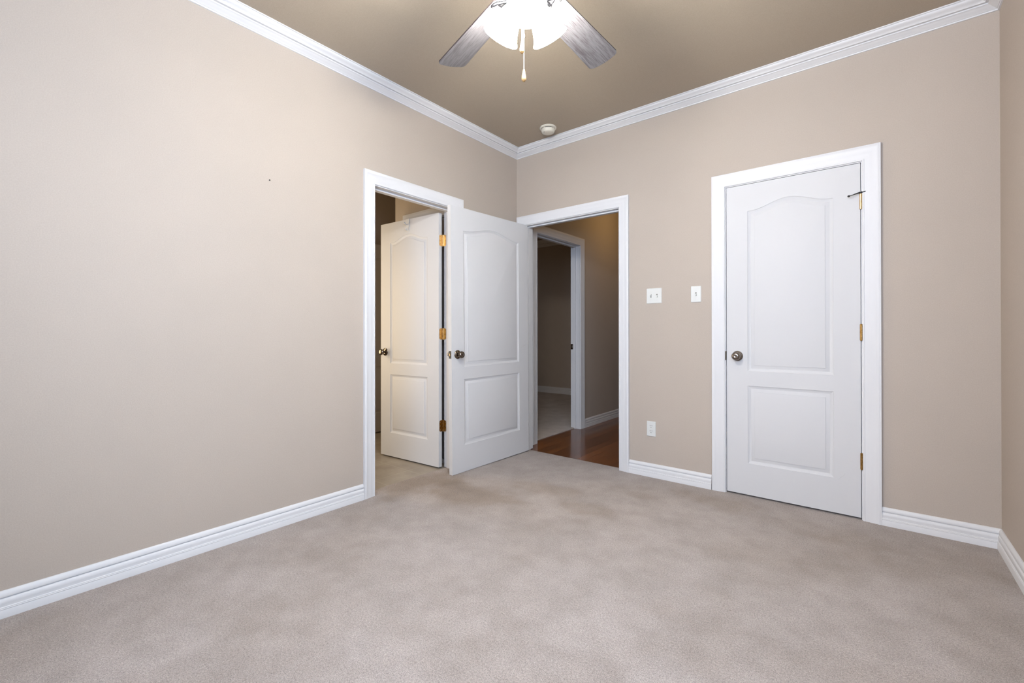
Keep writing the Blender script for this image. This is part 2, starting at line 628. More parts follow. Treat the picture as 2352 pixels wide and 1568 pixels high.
# closet box behind the closed door
wall_y('wall_closet', 0.70, 0.78, 1.401, W + T, ZB, H, [], M_wall, 'back of the closet behind the closed door')
bm = bmesh.new()
box(bm, 1.401, W + T, T + 0.001, 0.70, ZB, -0.004)
tag(finish('floor_closet', bm, M_carpet2), 'closet carpet under the closed white door', 'carpet', 'structure')
bm = bmesh.new()
box(bm, 1.401, W + T, T + 0.001, 0.78, H, H + 0.1)
tag(finish('ceiling_closet', bm, M_ceil), 'closet ceiling', 'ceiling', 'structure')
wall_x('wall_closet_right', W, W + T, T + 0.001, 0.70, ZB, H, [], M_wall, 'closet side wall')

# ------------------------------------------------------------------ baseboards and crown
BASE = [(0, 0), (0.0180, 0), (0.0180, 0.0290), (0.0172, 0.0310), (0.0182, 0.0328), (0.0182, 0.0352), (0.0166, 0.0366),
        (0.0172, 0.0386), (0.0168, 0.0402), (0.0140, 0.0420), (0.0138, 0.0470), (0.0150, 0.0540), (0.0150, 0.0600),
        (0.0132, 0.0660), (0.0105, 0.0705), (0.0090, 0.0714), (0.0062, 0.0718), (0.0062, 0.0754), (0.0112, 0.0760), (0.0118, 0.0785),
        (0.0104, 0.0880), (0.0076, 0.0945), (0.0040, 0.0986), (0, 0.0990)]


def baseboard(name, p0, p1, label, prof=BASE):
    bm = bmesh.new()
    sweep(bm, [p0, p1], (0, 0, 1), prof)
    return tag(finish(name, bm, M_trim, smooth=32), label, 'baseboard', 'structure')


# side direction = Z x d; walk so that it points into the room
baseboard('baseboard_left', (0, -1.605, 0), (0, YB, 0), 'white moulded baseboard along the long beige wall')
baseboard('baseboard_left', (0, 0, 0), (0, -0.706, 0), 'white baseboard hidden behind the open entry door')
baseboard('baseboard_far', (1.7030, 0, 0), (1.1045, 0, 0), 'short white baseboard under the outlet between the two doorways')
baseboard('baseboard_far', (W, 0, 0), (2.6008, 0, 0), 'white baseboard between the closet door casing and the room corner')
baseboard('baseboard_right', (W, YB, 0), (W, 0, 0), 'shaded white baseboard running out at the right edge')
baseboard('baseboard_back', (0, YB, 0), (W, YB, 0), 'white baseboard behind the camera')
baseboard('baseboard_hall', (0, 3.42, Z_WOOD), (0, 1.227, Z_WOOD), 'white baseboard on the dim hall wall above dark planks')
baseboard('baseboard_room', (-T, 3.42, 0), (-4.1, 3.42, 0), 'dim white baseboard at the back of the room across the hall',
          [(u * 1.0, v_ * 1.12) for u, v_ in BASE])
baseboard('baseboard_bath', (-0.205, BR, Z_TILE), (-0.66, BR, Z_TILE), 'thin white door sill strip behind the open bathroom door',
          [(u * .6, v_ * .35) for u, v_ in BASE])

# crown: u = out from the wall, v = height relative to the ceiling
CROWN = [(0, 0), (0.0890, 0), (0.0890, -0.0060), (0.0838, -0.0062), (0.0838, -0.0098), (0.0828, -0.0130), (0.0800, -0.0165), (0.0740, -0.0195),
         (0.0660, -0.0235), (0.0590, -0.0285), (0.0565, -0.0325), (0.0430, -0.0328), (0.0430, -0.0370), (0.0460, -0.0376), (0.0455, -0.0400), (0.0425, -0.0412),
         (0.0390, -0.0420), (0.0360, -0.0440), (0.0300, -0.0480), (0.0220, -0.0520), (0.0150, -0.0560), (0.0115, -0.0590),
         (0.0080, -0.0592), (0.0080, -0.0625), (0.0070, -0.0655), (0, -0.0660)]


def crown(name, p0, p1, label, prof=CROWN):
    bm = bmesh.new()
    sweep(bm, [p0, p1], (0, 0, 1), prof)
    return tag(finish(name, bm, M_trim, smooth=28), label, 'crown moulding', 'structure')


crown('trim_1', (0, 0, H), (0, YB, H), 'white crown moulding along the top of the long beige wall')
crown('trim_2', (W, 0, H), (0, 0, H), 'white crown moulding above the wall with the closet door')
crown('trim_3', (W, YB, H), (W, 0, H), 'white crown moulding at the top of the shaded side wall')
crown('trim_4', (0, YB, H), (W, YB, H), 'white crown moulding behind the camera')
crown('trim_5', (-T, 3.42, H), (-4.1, 3.42, H), 'dim crown moulding in the room across the hall',
      [(u * 1.15, v_ * 1.7) for u, v_ in CROWN])

# ------------------------------------------------------------------ door casings with jambs
CAS_W = 0.083
CAS = [(0, 0), (0, 0.0085), (0.003, 0.0110), (0.008, 0.0118), (0.0095, 0.0102), (0.013, 0.0105), (0.030, 0.0125), (0.034, 0.0138),
       (0.040, 0.0142), (0.058, 0.0150), (0.062, 0.0165), (0.066, 0.0180), (0.074, 0.0185), (0.0775, 0.0172), (0.079, 0.0180),
       (0.0815, 0.0180), (0.083, 0.0165), (0.083, 0)]
REV = 0.005


def door_frame(name, axis, a0, a1, face, nrm, label, zf=0.0, stop_at=0.037, strike=None):
    """casing on the room face + jamb boards through the wall + door stop. axis 'x' or 'y' is the wall's run;
    face: coordinate of the wall surface, nrm: +1/-1 outward sign of that surface"""
    def P(a, z, n=0.0):
        return (a, face + n, z) if axis == 'x' else (face + n, a, z)
    nv = (0, nrm, 0) if axis == 'x' else (nrm, 0, 0)
    i0, i1, zt = a0 - REV, a1 + REV, HEAD + REV
    bm = bmesh.new()
    path = [P(i0, zf), P(i0, zt), P(i1, zt), P(i1, zf)]
    # pick the side so that u grows away from the opening
    d = Vector(path[1]) - Vector(path[0])
    s = Vector(nv).cross(d.normalized())
    out = Vector(P(a0 - 1, 0)) - Vector(P(a0, 0))
    sweep(bm, path, nv, CAS, flip=1 if s.dot(out) > 0 else -1)
    root = finish(name, bm, M_trim, smooth=30)
    tag(root, label, 'door casing', 'structure')
    bm = bmesh.new()
    dep = -nrm * T

    def bx(aa, ab, na, nb, za, zb):
        na, nb = sorted((na, nb))
        if axis == 'x':
            box(bm, aa, ab, face + na, face + nb, za, zb)
        else:
            box(bm, face + na, face + nb, aa, ab, za, zb)
    e = nrm * 0.0005
    bx(a0 - RO, a0, e, dep, zf, HEAD + RO)
    bx(a1, a1 + RO, e, dep, zf, HEAD + RO)
    bx(a0, a1, e, dep, HEAD, HEAD + RO)
    finish('jamb', bm, M_trim, root)
    bm = bmesh.new()
    s0, s1 = -nrm * stop_at, -nrm * (stop_at + 0.034)
    bx(a0, a0 + 0.011, s0, s1, zf, HEAD - 0.011)
    bx(a1 - 0.011, a1, s0, s1, zf, HEAD - 0.011)
    bx(a0, a1, s0, s1, HEAD - 0.011, HEAD)
    finish('door_stop', bm, M_trim, root)
    return root


fr_bath = door_frame('trim_6', 'y', BATH0, BATH1, 0, 1, 'white casing around the bathroom doorway in the long wall', stop_at=0.045)
fr_hall = door_frame('trim_7', 'x', HALL0, HALL1, 0, -1, 'white casing around the hall doorway in the room corner')
fr_clos = door_frame('trim_8', 'x', CLO0, CLO1, 0, -1, 'white casing around the closed closet door')
fr_far = door_frame('trim_9', 'y', FAR0, FAR1, 0, 1, 'white casing seen across the hall beyond the open entry door', zf=Z_WOOD, stop_at=0.045)
fr_b2 = door_frame('trim_10', 'x', -0.665, -0.20, BR, -1, 'warmly lit casing on the bathroom wall behind the open bathroom door', zf=Z_TILE)


# strike plates let into the jambs
bm = bmesh.new()
box(bm, -0.1145, -0.086, FAR1 - 0.0015, FAR1 + 0.001, 0.885, 0.945)
sp = finish('strike_plate', bm, M_bronze, fr_far)
sp['label'] = 'dark metal strike plate'
bm = bmesh.new()
box(bm, -0.1045, -0.0925, FAR1 - 0.002, FAR1 - 0.001, 0.902, 0.930)
finish('latch_hole', bm, M_steel, sp)
bm = bmesh.new()
box(bm, HALL1 - 0.0015, HALL1 + 0.001, 0.002, 0.030, 0.885, 0.945)
sp = finish('strike_plate', bm, M_bronze, fr_hall)
sp['label'] = 'dark metal strike plate'
# curved strike lip of the closet door
bm = bmesh.new()
pts = []
for i in range(13):
    a = -PI / 2 + PI * i / 12
    pts.append((-math.cos(a) * 0.011, math.sin(a) * 0.031))
lo = [bm.verts.new((CLO0 - 0.0005 + x, -0.0022, 0.918 + z)) for x, z in pts]
hi = [bm.verts.new((CLO0 - 0.0005 + x, -0.0002, 0.918 + z)) for x, z in pts]
bm.faces.new(lo)
bm.faces.new(hi[::-1])
for i in range(len(pts)):
    j = (i + 1) % len(pts)
    bm.faces.new((lo[i], lo[j], hi[j], hi[i]))
box(bm, CLO0 - 0.0005, CLO0 + 0.0012, -0.0022, 0.030, 0.887, 0.949)
sp = finish('strike_plate', bm, M_bronze, fr_clos)
sp['label'] = 'dark curved strike plate'

# ------------------------------------------------------------------ doors
DH, DT, STILE = 2.032, 0.035, 0.127
PANELS = [(0.205, 0.712, 0.0), (0.808, 1.856, 0.052)]       # z bottom, z side top, arch rise (from the leaf's foot)


ARCH_N = 44


def panel_ring(x0, x1, z0, z1, rise, d):
    """outline of a raised panel pulled in by d: straight sides, optional arched top"""
    pts = [(x0 + d, z0 + d), (x1 - d, z0 + d)]
    if not rise:
        return pts + [(x1 - d, z1 - d), (x0 + d, z1 - d)]
    w_ = x1 - x0
    for i in range(ARCH_N + 1):
        x = (x1 - d) + ((x0 + d) - (x1 - d)) * i / ARCH_N
        q = ((x - x0) / w_ - 0.03) / 0.94
        if 0 < q < 1:
            zc = rise * (0.5 - 0.5 * math.cos(2 * PI * q))
            sl = rise * PI / (w_ * 0.94) * math.sin(2 * PI * q)
        else:
            zc = sl = 0.0
        pts.append((x, z1 + zc - d * math.sqrt(1 + sl * sl)))
    return pts


RINGS = [(0.0, 0.0), (0.0014, 0.0026), (0.0040, 0.0036), (0.0165, 0.0088), (0.0185, 0.0091), (0.0210, 0.0084), (0.0375, 0.0028),
         (0.0386, 0.0027), (0.0395, 0.0002), (0.0405, 0.0)]


def leaf_mesh(w):
    """leaf: hinge edge at x = 0, face A at y = 0, face B at y = DT, foot at z = 0"""
    bm = bmesh.new()
    outer = [(0, 0), (w, 0), (w, DH), (0, DH)]
    faces_outer = []
    for y, sgn in ((0.0, 1), (DT, -1)):
        ov = [bm.verts.new((x, y, z)) for x, z in outer]
        faces_outer.append(ov)
        edges = [bm.edges.new((ov[i], ov[(i + 1) % 4])) for i in range(4)]
        for z0, z1, rise in PANELS:
            prev = None
            for k, (d, dep) in enumerate(RINGS):
                ring = [bm.verts.new((x, y + sgn * dep, z)) for x, z in panel_ring(STILE, w - STILE, z0, z1, rise, d)]
                if prev is None:
                    edges += [bm.edges.new((ring[i], ring[(i + 1) % len(ring)])) for i in range(len(ring))]
                else:
                    for i in range(len(ring)):
                        j = (i + 1) % len(ring)
                        bm.faces.new((prev[i], prev[j], ring[j], ring[i]))
                prev = ring
            bm.faces.new(prev)
        bmesh.ops.triangle_fill(bm, use_beauty=True, use_dissolve=False, edges=edges, normal=(0, -sgn, 0))
    a, b_ = faces_outer
    for i in range(4):
        j = (i + 1) % 4
        bm.faces.new((a[i], a[j], b_[j], b_[i]))
    return bm


LEAFCACHE = {}


def add_knob(parent, x, z, side, mat, label=None):
    """knob set on one face: side -1 = face A (y = 0), +1 = face B (y = DT)"""
    y = 0.0 if side < 0 else DT
    o = (x, y, z)
    d = (0, side, 0)
    bm = bmesh.new()
    lathe(bm, [(0.0, 0.0), (0.0335, 0.0), (0.0335, 0.002), (0.0325, 0.0045), (0.0290, 0.0068), (0.0250, 0.0078), (0.0235, 0.0095),
               (0.0150, 0.0120), (0.0, 0.0125)], o, d, 36)
    r = finish('rosette', bm, mat, parent, smooth=45)
    bm = bmesh.new()
    lathe(bm, [(0.0, 0.011), (0.0115, 0.0115), (0.0105, 0.018), (0.0105, 0.026), (0.0135, 0.030), (0.0200, 0.0330), (0.0250, 0.0380),
               (0.0270, 0.0440), (0.0262, 0.0500), (0.0232, 0.0550), (0.0175, 0.0590), (0.0095, 0.0612), (0.0080, 0.0606), (0.0, 0.0606)],
          o, d, 36)
    k = finish('knob', bm, mat, parent, smooth=60)
    if label:
        k['label'] = label
        r['label'] = label + ' rosette'
    return k


def add_latch(parent, w, z, mat):
    bm = bmesh.new()
    box(bm, w - 0.001, w + 0.0012, 0.005, 0.030, z - 0.0285, z + 0.0285)
    p = finish('latch_plate', bm, mat, parent)
    p['label'] = 'dark metal latch plate'
    bm = bmesh.new()
    # bevelled spring bolt
    vs = [(w, .010, z - .009), (w, .025, z - .009), (w, .025, z + .009), (w, .010, z + .009),
          (w + .011, .021, z - .009), (w + .011, .025, z - .009), (w + .011, .025, z + .009), (w + .011, .021, z + .009)]
    V = [bm.verts.new(q) for q in vs]
    for f in ((0, 1, 2, 3), (4, 7, 6, 5), (0, 4, 5, 1), (1, 5, 6, 2), (2, 6, 7, 3), (3, 7, 4, 0)):
        bm.faces.new([V[i] for i in f])
    bo = finish('latch_bolt', bm, M_brass, p)
    bo['label'] = 'brass latch bolt'


HZ = [(1.81, M_brass), (1.06, M_brass_mid), (0.323, M_brass_dull)]   # hinge heights from the floor


def rounded_rect(w, h, r, n=5, sides=(1, 1, 1, 1)):
    pts = []
    for (cx, cy, a0, s) in ((w / 2 - r, -h / 2 + r, -90, sides[0]), (w / 2 - r, h / 2 - r, 0, sides[1]),
                            (-w / 2 + r, h / 2 - r, 90, sides[2]), (-w / 2 + r, -h / 2 + r, 180, sides[3])):
        if s:
            for i in range(n + 1):
                a = math.radians(a0 + 90 * i / n)
                pts.append((cx + r * math.cos(a), cy + r * math.sin(a)))
        else:
            pts.append((cx + (r if a0 in (-90, 0) else -r), cy + (r if a0 in (0, 90) else -r)))
    return pts


def knuckle(bm, x, y, z, h=0.089, r=0.0062, pin=True):
    n = 5
    for i in range(n):
        z0 = z - h / 2 + h * i / n
        lathe(bm, [(0, 0.0002), (r, 0.0002), (r, h / n - 0.0002), (0, h / n - 0.0002)],
              (x, y, z0), (0, 0, 1), 18)
    if pin:
        lathe(bm, [(0, 0), (r * .95, 0), (r * 1.0, .002), (r * .6, .0045), (0, .005)], (x, y, z + h / 2), (0, 0, 1), 16)
        lathe(bm, [(0, 0), (r * .8, 0), (r * .7, .003), (0, .0045)], (x, y, z - h / 2), (0, 0, -1), 16)


def set_leaf(name, w, label, pin, angle, zfoot, sag=0.0, y_off=0.0):
    """root Empty at the hinge pin on the floor line"""
    root = empty(name, (pin[0], pin[1], zfoot), (0, 0, math.radians(angle)))
    tag(root, label, 'door', 'structure')
    bm = leaf_mesh(w)
    leaf = finish('door_leaf', bm, M_door, root, smooth=24)
    leaf.location = (0.003, y_off, 0)
    leaf.rotation_euler = (0, math.radians(sag), 0)
    return root, leaf


# 1. closed closet door: seen face A towards the room, hinged on the right -> mirrored about its pin
root, leaf = set_leaf('door_1', 0.711, 'closed white two-panel closet door with brushed knob', (CLO1, 0.0), 180, 0.012)
# leaf local x runs from the hinge to the left; rotated by 180 degrees the face towards the room is face B
leaf.location = (0.0035, -DT, 0)
add_knob(leaf, 0.711 - 0.066, 0.906, 1, M_nickel, 'brushed nickel knob')
for hz, hm in HZ:
    bm = bmesh.new()
    knuckle(bm, 0.001, 0.0055, hz + 0.012 - 0.012, pin=hz < 1.5)
    h = finish('hinge', bm, M_brass if hz > 1.5 else M_brass_dull, root, smooth=40)
    h['label'] = 'brass hinge knuckle'
    if hz > 1.5:
        # hinge-pin door stop: bent black arm with a rubber tip and a short opposite foot
        bm = bmesh.new()
        zt = hz + 0.0475
        lathe(bm, [(0.0035, 0), (0.0082, 0), (0.0088, .002), (0.0088, .006), (0.0070, .008), (0.0035, .008)], (0.001, 0.0055, zt), (0, 0, 1), 18)
        tube(bm, [(0.006, 0.010, zt + .003), (0.020, 0.018, zt - .002), (0.036, 0.026, zt - .008), (0.052, 0.031, zt - .013)],
             [.0042, .0036, .0024, .0022], 10)
        tube(bm, [(-0.004, 0.008, zt + .003), (-0.013, 0.011, zt + .004), (-0.020, 0.009, zt + .006)], [.0040, .0030, .0034], 10)
        s = finish('pin_stop', bm, M_rubber, h, smooth=50)
        s['label'] = 'black hinge pin door stop arm'
        bm = bmesh.new()
        lathe(bm, [(0, 0), (.0045, .001), (.0058, .004), (.0058, .008), (.0040, .011), (0, .0115)], (0.050, 0.0305, zt - .0125), (.9, .3, -.25), 16)
        finish('rubber_tip', bm, M_rubber, s, smooth=50)
        bm = bmesh.new()
        lathe(bm, [(0, 0), (.0055, 0), (.0060, .002), (.0040, .0045), (0, .0055)], (0.001, 0.0055, zt + .008), (0, 0, 1), 16)
        finish('pin_cap', bm, M_chrome, h, smooth=50)
# scuff beside the lower panel
bm = bmesh.new()
ya = DT + 0.0003
tube(bm, [(0.105, ya, 0.197), (0.093, ya, 0.214), (0.083, ya, 0.222), (0.074, ya, 0.238)], [.0004, .0007, .0005, .0003], 6)
s = finish('scuff_mark', bm, M_scuff, leaf)
s['label'] = 'thin grey scratch'

# 2. entry door: hinged at the corner jamb, swung into the room
root, leaf = set_leaf('door_2', 0.914, 'wide white two-panel entry door standing open in front of the room corner', (0.102, 0.003), -92.0, 0.010, sag=0.55)
add_knob(leaf, 0.914 - 0.060, 0.906, 1, M_bronze, 'dark antique knob')
add_knob(leaf, 0.914 - 0.060, 0.906, -1, M_bronze, 'dark antique knob')
add_latch(leaf, 0.914, 0.906, M_latch)
for hz, hm in HZ:
    bm = bmesh.new()
    knuckle(bm, 0.0, -0.0045, hz)
    h = finish('hinge', bm, M_brass_dull, root, smooth=40)
    h['label'] = 'brass hinge knuckle'
bm = bmesh.new()
tube(bm, [(0.105, ya, 0.93), (0.07, ya, 0.945), (0.03, ya, 0.957), (0.008, ya, 0.968)], [.0003, .0006, .0006, .0003], 6)
s = finish('scuff_mark', bm, M_scuff, leaf)
s['label'] = 'thin grey scratch'

# 3. bathroom door: hinged at the right jamb on the bathroom side, swung inwards
# closed it would run from its pin towards -y; local x therefore points along -y turned by the opening angle
BATH_PIN = (-T - 0.014, BATH1 - 0.001)
OPEN = 86.3
root, leaf = set_leaf('door_3', 0.711, 'white two-panel bathroom door standing open inside the bathroom doorway', BATH_PIN, -90 - OPEN, 0.0)
# closed (rotation -90): local +y points to +x (the bedroom); the leaf fills y 0..DT towards the bedroom = face B
leaf.location = (0.006, 0.008, 0)
add_knob(leaf, 0.711 - 0.060, 0.906, 1, M_bronze, 'dark antique knob')
add_knob(leaf, 0.711 - 0.060, 0.906, -1, M_bronze, 'dark antique knob')
for hz, hm in HZ:
    hroot = empty('hinge', (0, 0, hz + 0.004), (0, 0, 0), root)
    hroot['label'] = 'brass butt hinge with both leaves showing'
    bm = bmesh.new()
    knuckle(bm, 0.0, 0.0, 0.0)
    finish('knuckle', bm, hm, hroot, smooth=40)
    # leaf on the door edge (plane x = const in leaf frame)
    for which in ('door', 'jamb'):
        bm = bmesh.new()
        pts = rounded_rect(0.032, 0.089, 0.012, 5, (1, 1, 0, 0))
        a, b_ = extrude_outline(bm, pts, -0.0008, 0.0008)
        fin = finish('hinge_leaf', bm, hm, hroot)
        bm = bmesh.new()
        for sx, sz in ((0.008, 0.030), (0.006, -0.030), (0.008, 0.0)):
            lathe(bm, [(0, 0), (.0034, 0), (.0030, .0008), (0, .0010)], (sx, sz, 0.0008), (0, 0, 1), 12)
            lathe(bm, [(0, 0), (.0034, 0), (.0030, .0008), (0, .0010)], (sx, sz, -0.0008), (0, 0, -1), 12)
        fin2 = finish('hinge_screws', bm, M_brass_dull if hm is not M_brass_dull else M_steel, hroot)
        if which == 'door':
            # outline x -> local +y, outline y -> z, thickness -> local x
            mw = Matrix(((0, 0, 1, 0.0052), (1, 0, 0, 0.020), (0, 1, 0, 0), (0, 0, 0, 1)))
        else:
            A = math.radians(OPEN)
            # jamb face looks along world -y; jamb leaf lies in the world xz plane from the pin towards +x
            wx = Vector((math.cos(-math.radians(-90 - OPEN)), math.sin(-math.radians(-90 - OPEN)), 0))   # world +x in root frame
            wy = Vector((-wx.y, wx.x, 0))
            off = wx * 0.020 + wy * (-0.0002)
            mw = Matrix(((wx.x, 0, wy.x, off.x), (wx.y, 0, wy.y, off.y), (0, 1, 0, 0), (0, 0, 0, 1)))
        fin.matrix_local = mw
        fin2.matrix_local = mw

# 4. door leaf at the far end of the bathroom, 5. door behind the bathroom door
root, leaf = set_leaf('door_4', 0.711, 'shaded white two-panel door at the far end of the bathroom', (-1.655, 0.02), -90, 0.0)
root, leaf = set_leaf('door_5', 0.457, 'narrow shaded white door behind the open bathroom door', (-0.664, BR + 0.035), 0, 0.004)

# over-door hook on the bathroom door
A = math.radians(-90 - OPEN)


def bath_pt(x, y, z):
    return (BATH_PIN[0] + x * math.cos(A) - y * math.sin(A), BATH_PIN[1] + x * math.sin(A) + y * math.cos(A), z)


hk = empty('door_hook', bath_pt(0.368, 0.008, DH), (0, 0, A))
tag(hk, 'small white over-door hook with two knobs hanging on the open bathroom door', 'hook')
bm = bmesh.new()
box(bm, -0.021, 0.021, -0.0035, DT + 0.0035, 0.0003, 0.0028, bevel=0.0008)
box(bm, -0.021, 0.021, DT + 0.0006, DT + 0.0034, -0.105, 0.0026, bevel=0.0008)
box(bm, -0.021, 0.021, -0.0034, -0.0006, -0.030, 0.0026, bevel=0.0008)
finish('strap', bm, M_hook, hk)
for z, ln in ((-0.047, 0.030), (-0.094, 0.016)):
    bm = bmesh.new()
    tube(bm, [(0, DT + .003, z), (0, DT + .003 + ln * .5, z - .002), (0, DT + .003 + ln, z + .008)], .0042, 10)
    p = finish('peg', bm, M_hook, hk, smooth=50)
    bm = bmesh.new()
    c = (0, DT + .003 + ln, z + .008)
    lathe(bm, [(0, -.0085), (.005, -.0075), (.0082, -.0035), (.009, 0), (.0082, .0035), (.005, .0075), (0, .0085)], c, (0, 1, .3), 16)
    finish('ball', bm, M_hook, p, smooth=60)

# ------------------------------------------------------------------ switches and outlet (on the far wall)


def wall_plate(bm, w, h):
    pts_b = rounded_rect(w, h, 0.004, 3)
    pts_f = rounded_rect(w - 0.006, h - 0.006, 0.003, 3)
    lo = [bm.verts.new((x, 0, z)) for x, z in pts_b]
    mid = [bm.verts.new((x, -0.0025, z)) for x, z in pts_b]
    hi = [bm.verts.new((x, -0.0055, z)) for x, z in pts_f]
    n = len(lo)
    for a, b_ in ((lo, mid), (mid, hi)):
        for i in range(n):
            j = (i + 1) % n
            bm.faces.new((a[i], a[j], b_[j], b_[i]))
    bm.faces.new(hi)
    bm.faces.new(lo[::-1])


def toggle(parent, x, up):
    bm = bmesh.new()
    box(bm, x - .0055, x + .0055, -0.0058, -0.0045, -.0125, .0125)
    sl = finish('toggle_slot', bm, M_slot, parent)
    bm = bmesh.new()
    s = 1 if up else -1
    vs = [(x - .0048, -.0054, -.0050), (x + .0048, -.0054, -.0050), (x + .0048, -.0054, .0050), (x - .0048, -.0054, .0050),
          (x - .0040, -.0160, s * .0075 - .0036), (x + .0040, -.0160, s * .0075 - .0036), (x + .0040, -.0160, s * .0075 + .0036),
          (x - .0040, -.0160, s * .0075 + .0036)]
    V = [bm.verts.new(q) for q in vs]
    for f in ((0, 1, 2, 3), (4, 7, 6, 5), (0, 4, 5, 1), (1, 5, 6, 2), (2, 6, 7, 3), (3, 7, 4, 0)):
        bm.faces.new([V[i] for i in f])
    finish('toggle', bm, M_plate, parent)


def screw(parent, x, z):
    bm = bmesh.new()
    lathe(bm, [(0, 0), (.0030, 0), (.0028, .0007), (0, .0010)], (x, -0.0054, z), (0, -1, 0), 14)
    finish('screw', bm, M_steel, parent, smooth=40)


sw = empty('light_switch', (1.300, 0, 1.346))
tag(sw, 'white double toggle switch plate nearer the hall doorway', 'light switch')
bm = bmesh.new()
wall_plate(bm, 0.114, 0.113)
finish('plate', bm, M_plate, sw)
for x, up in ((-.023, True), (.023, False)):
    toggle(sw, x, up)
    screw(sw, x, .030)
    screw(sw, x, -.030)
sw = empty('light_switch', (1.6005, 0, 1.342))
tag(sw, 'white single toggle switch plate beside the closet door casing', 'light switch')
bm = bmesh.new()
wall_plate(bm, 0.070, 0.113)
finish('plate', bm, M_plate, sw)
toggle(sw, 0, False)
screw(sw, 0, .030)
screw(sw, 0, -.030)

ot = empty('wall_outlet', (1.2765, 0, 0.3565))
tag(ot, 'white duplex power outlet low on the wall above the baseboard', 'outlet')
bm = bmesh.new()
wall_plate(bm, 0.068, 0.112)
finish('plate', bm, M_plate, ot)
for zc in (.0195, -.0195):
    bm = bmesh.new()
    pts = []
    for i in range(32):
        a = 2 * PI * i / 32
        pts.append((0.0170 * math.cos(a), max(-.0138, min(.0138, .0170 * math.sin(a)))))
    lo = [bm.verts.new((x, -.0050, zc + z)) for x, z in pts]
    hi = [bm.verts.new((x * .96, -.0068, zc + z * .96)) for x, z in pts]
    for i in range(32):
        j = (i + 1) % 32
        bm.faces.new((lo[i], lo[j], hi[j], hi[i]))
    bm.faces.new(hi)
    rc = finish('receptacle', bm, M_plate, ot)
    bm = bmesh.new()
    box(bm, -.0078, -.0052, -.0072, -.0060, zc + .0005, zc + .0095)
    box(bm, .0052, .0076, -.0072, -.0060, zc + .0015, zc + .0090)
    lathe(bm, [(0, 0), (.0026, 0), (.0026, .0012), (0, .0012)], (0, -.0060, zc - .0068), (0, -1, 0), 14)
    finish('slots', bm, M_dark, rc)
screw(ot, 0, 0)

# ------------------------------------------------------------------ smoke detector
sd = empty('smoke_detector', (0.512, -0.238, H))
tag(sd, 'round cream smoke detector on the ceiling near the room corner', 'smoke detector')
bm = bmesh.new()
lathe(bm, [(0, 0), (.0675, 0), (.0685, -.003), (.0675, -.009), (.0640, -.0115), (.056, -.0125), (0, -.0125)], (0, 0, 0), (0, 0, 1), 48)
finish('base', bm, M_cream, sd, smooth=40)
bm = bmesh.new()
lathe(bm, [(.0520, -.012), (.0520, -.0155), (.0545, -.0165), (.0545, -.024), (.0535, -.0330), (.0495, -.0400), (.0440, -.0435),
           (.0300, -.0455), (0, -.0460)], (0, 0, 0), (0, 0, 1), 48)
finish('cover', bm, M_cream, sd, smooth=40)
bm = bmesh.new()
for k in range(4):
    a0 = k * PI / 2 + 0.12
    n = 12
    lo, hi = [], []
    for i in range(n + 1):
        a = a0 + (PI / 2 - 0.24) * i / n
        lo.append(bm.verts.new((.0525 * math.cos(a), .0525 * math.sin(a), -.0162)))
        hi.append(bm.verts.new((.0525 * math.cos(a), .0525 * math.sin(a), -.0122)))
    lo2 = [bm.verts.new(v_.co + Vector((v_.co.x, v_.co.y, 0)).normalized() * .0012) for v_ in lo]
    hi2 = [bm.verts.new(v_.co + Vector((v_.co.x, v_.co.y, 0)).normalized() * .0012) for v_ in hi]
    for i in range(n):
        bm.faces.new((lo2[i], lo2[i + 1], hi2[i + 1], hi2[i]))
        bm.faces.new((lo[i], hi[i], hi[i + 1], lo[i + 1]))
        bm.faces.new((lo[i], lo[i + 1], lo2[i + 1], lo2[i]))
        bm.faces.new((hi[i], hi2[i], hi2[i + 1], hi[i + 1]))
finish('vent_slots', bm, M_dark, sd)
bm = bmesh.new()
lathe(bm, [(0, 0), (.0042, 0), (.0042, .0015), (0, .002)], (-.012, -.038, -.0437), (0, -.25, -1), 14)
finish('indicator', bm, M_slot, sd)

# small dark nail in the long wall
bm = bmesh.new()
lathe(bm, [(0, -.002), (.0022, -.002), (.0022, .004), (.0042, .0045), (.0040, .006), (0, .0065)], (0, 0, 0), (1, 0, 0), 12)
nl = finish('nail', bm, M_rubber, loc=(0.0005, -2.182, 1.9055))
tag(nl, 'tiny dark nail head in the long beige wall left of the bathroom doorway', 'nail')

# ------------------------------------------------------------------ ceiling fan
FX, FY = 1.548, -1.906
BZ = 2.402
fan = empty('ceiling_fan', (FX, FY, H))
tag(fan, 'ceiling fan with grey oak blades and lit white glass shades', 'ceiling fan')
bm = bmesh.new()
lathe(bm, [(0, 0), (.068, 0), (.070, -.006), (.066, -.030), (.050, -.048), (.024, -.058), (0, -.058)], (0, 0, 0), (0, 0, 1), 40)
finish('canopy', bm, M_pewter, fan, smooth=40)
bm = bmesh.new()
lathe(bm, [(0, -.055), (.0135, -.055), (.0135, -.135), (0, -.135)], (0, 0, 0), (0, 0, 1), 20)
finish('downrod', bm, M_pewter, fan, smooth=40)
bm = bmesh.new()
lathe(bm, [(0, -.125), (.030, -.127), (.060, -.140), (.098, -.165), (.115, -.190), (.118, -.230), (.110, -.262), (.118, -.270),
           (.118, -.285), (.095, -.300), (.060, -.305), (0, -.305)], (0, 0, 0), (0, 0, 1), 48)
finish('motor_housing', bm, M_pewter, fan, smooth=40)
bm = bmesh.new()
lathe(bm, [(0, -.300), (.052, -.305), (.058, -.320), (.058, -.372), (.052, -.390), (.068, -.396), (.070, -.410), (.060, -.425),
           (.036, -.440), (.015, -.447), (0, -.448)], (0, 0, 0), (0, 0, 1), 40)
finish('light_fitter', bm, M_pewter, fan, smooth=40)


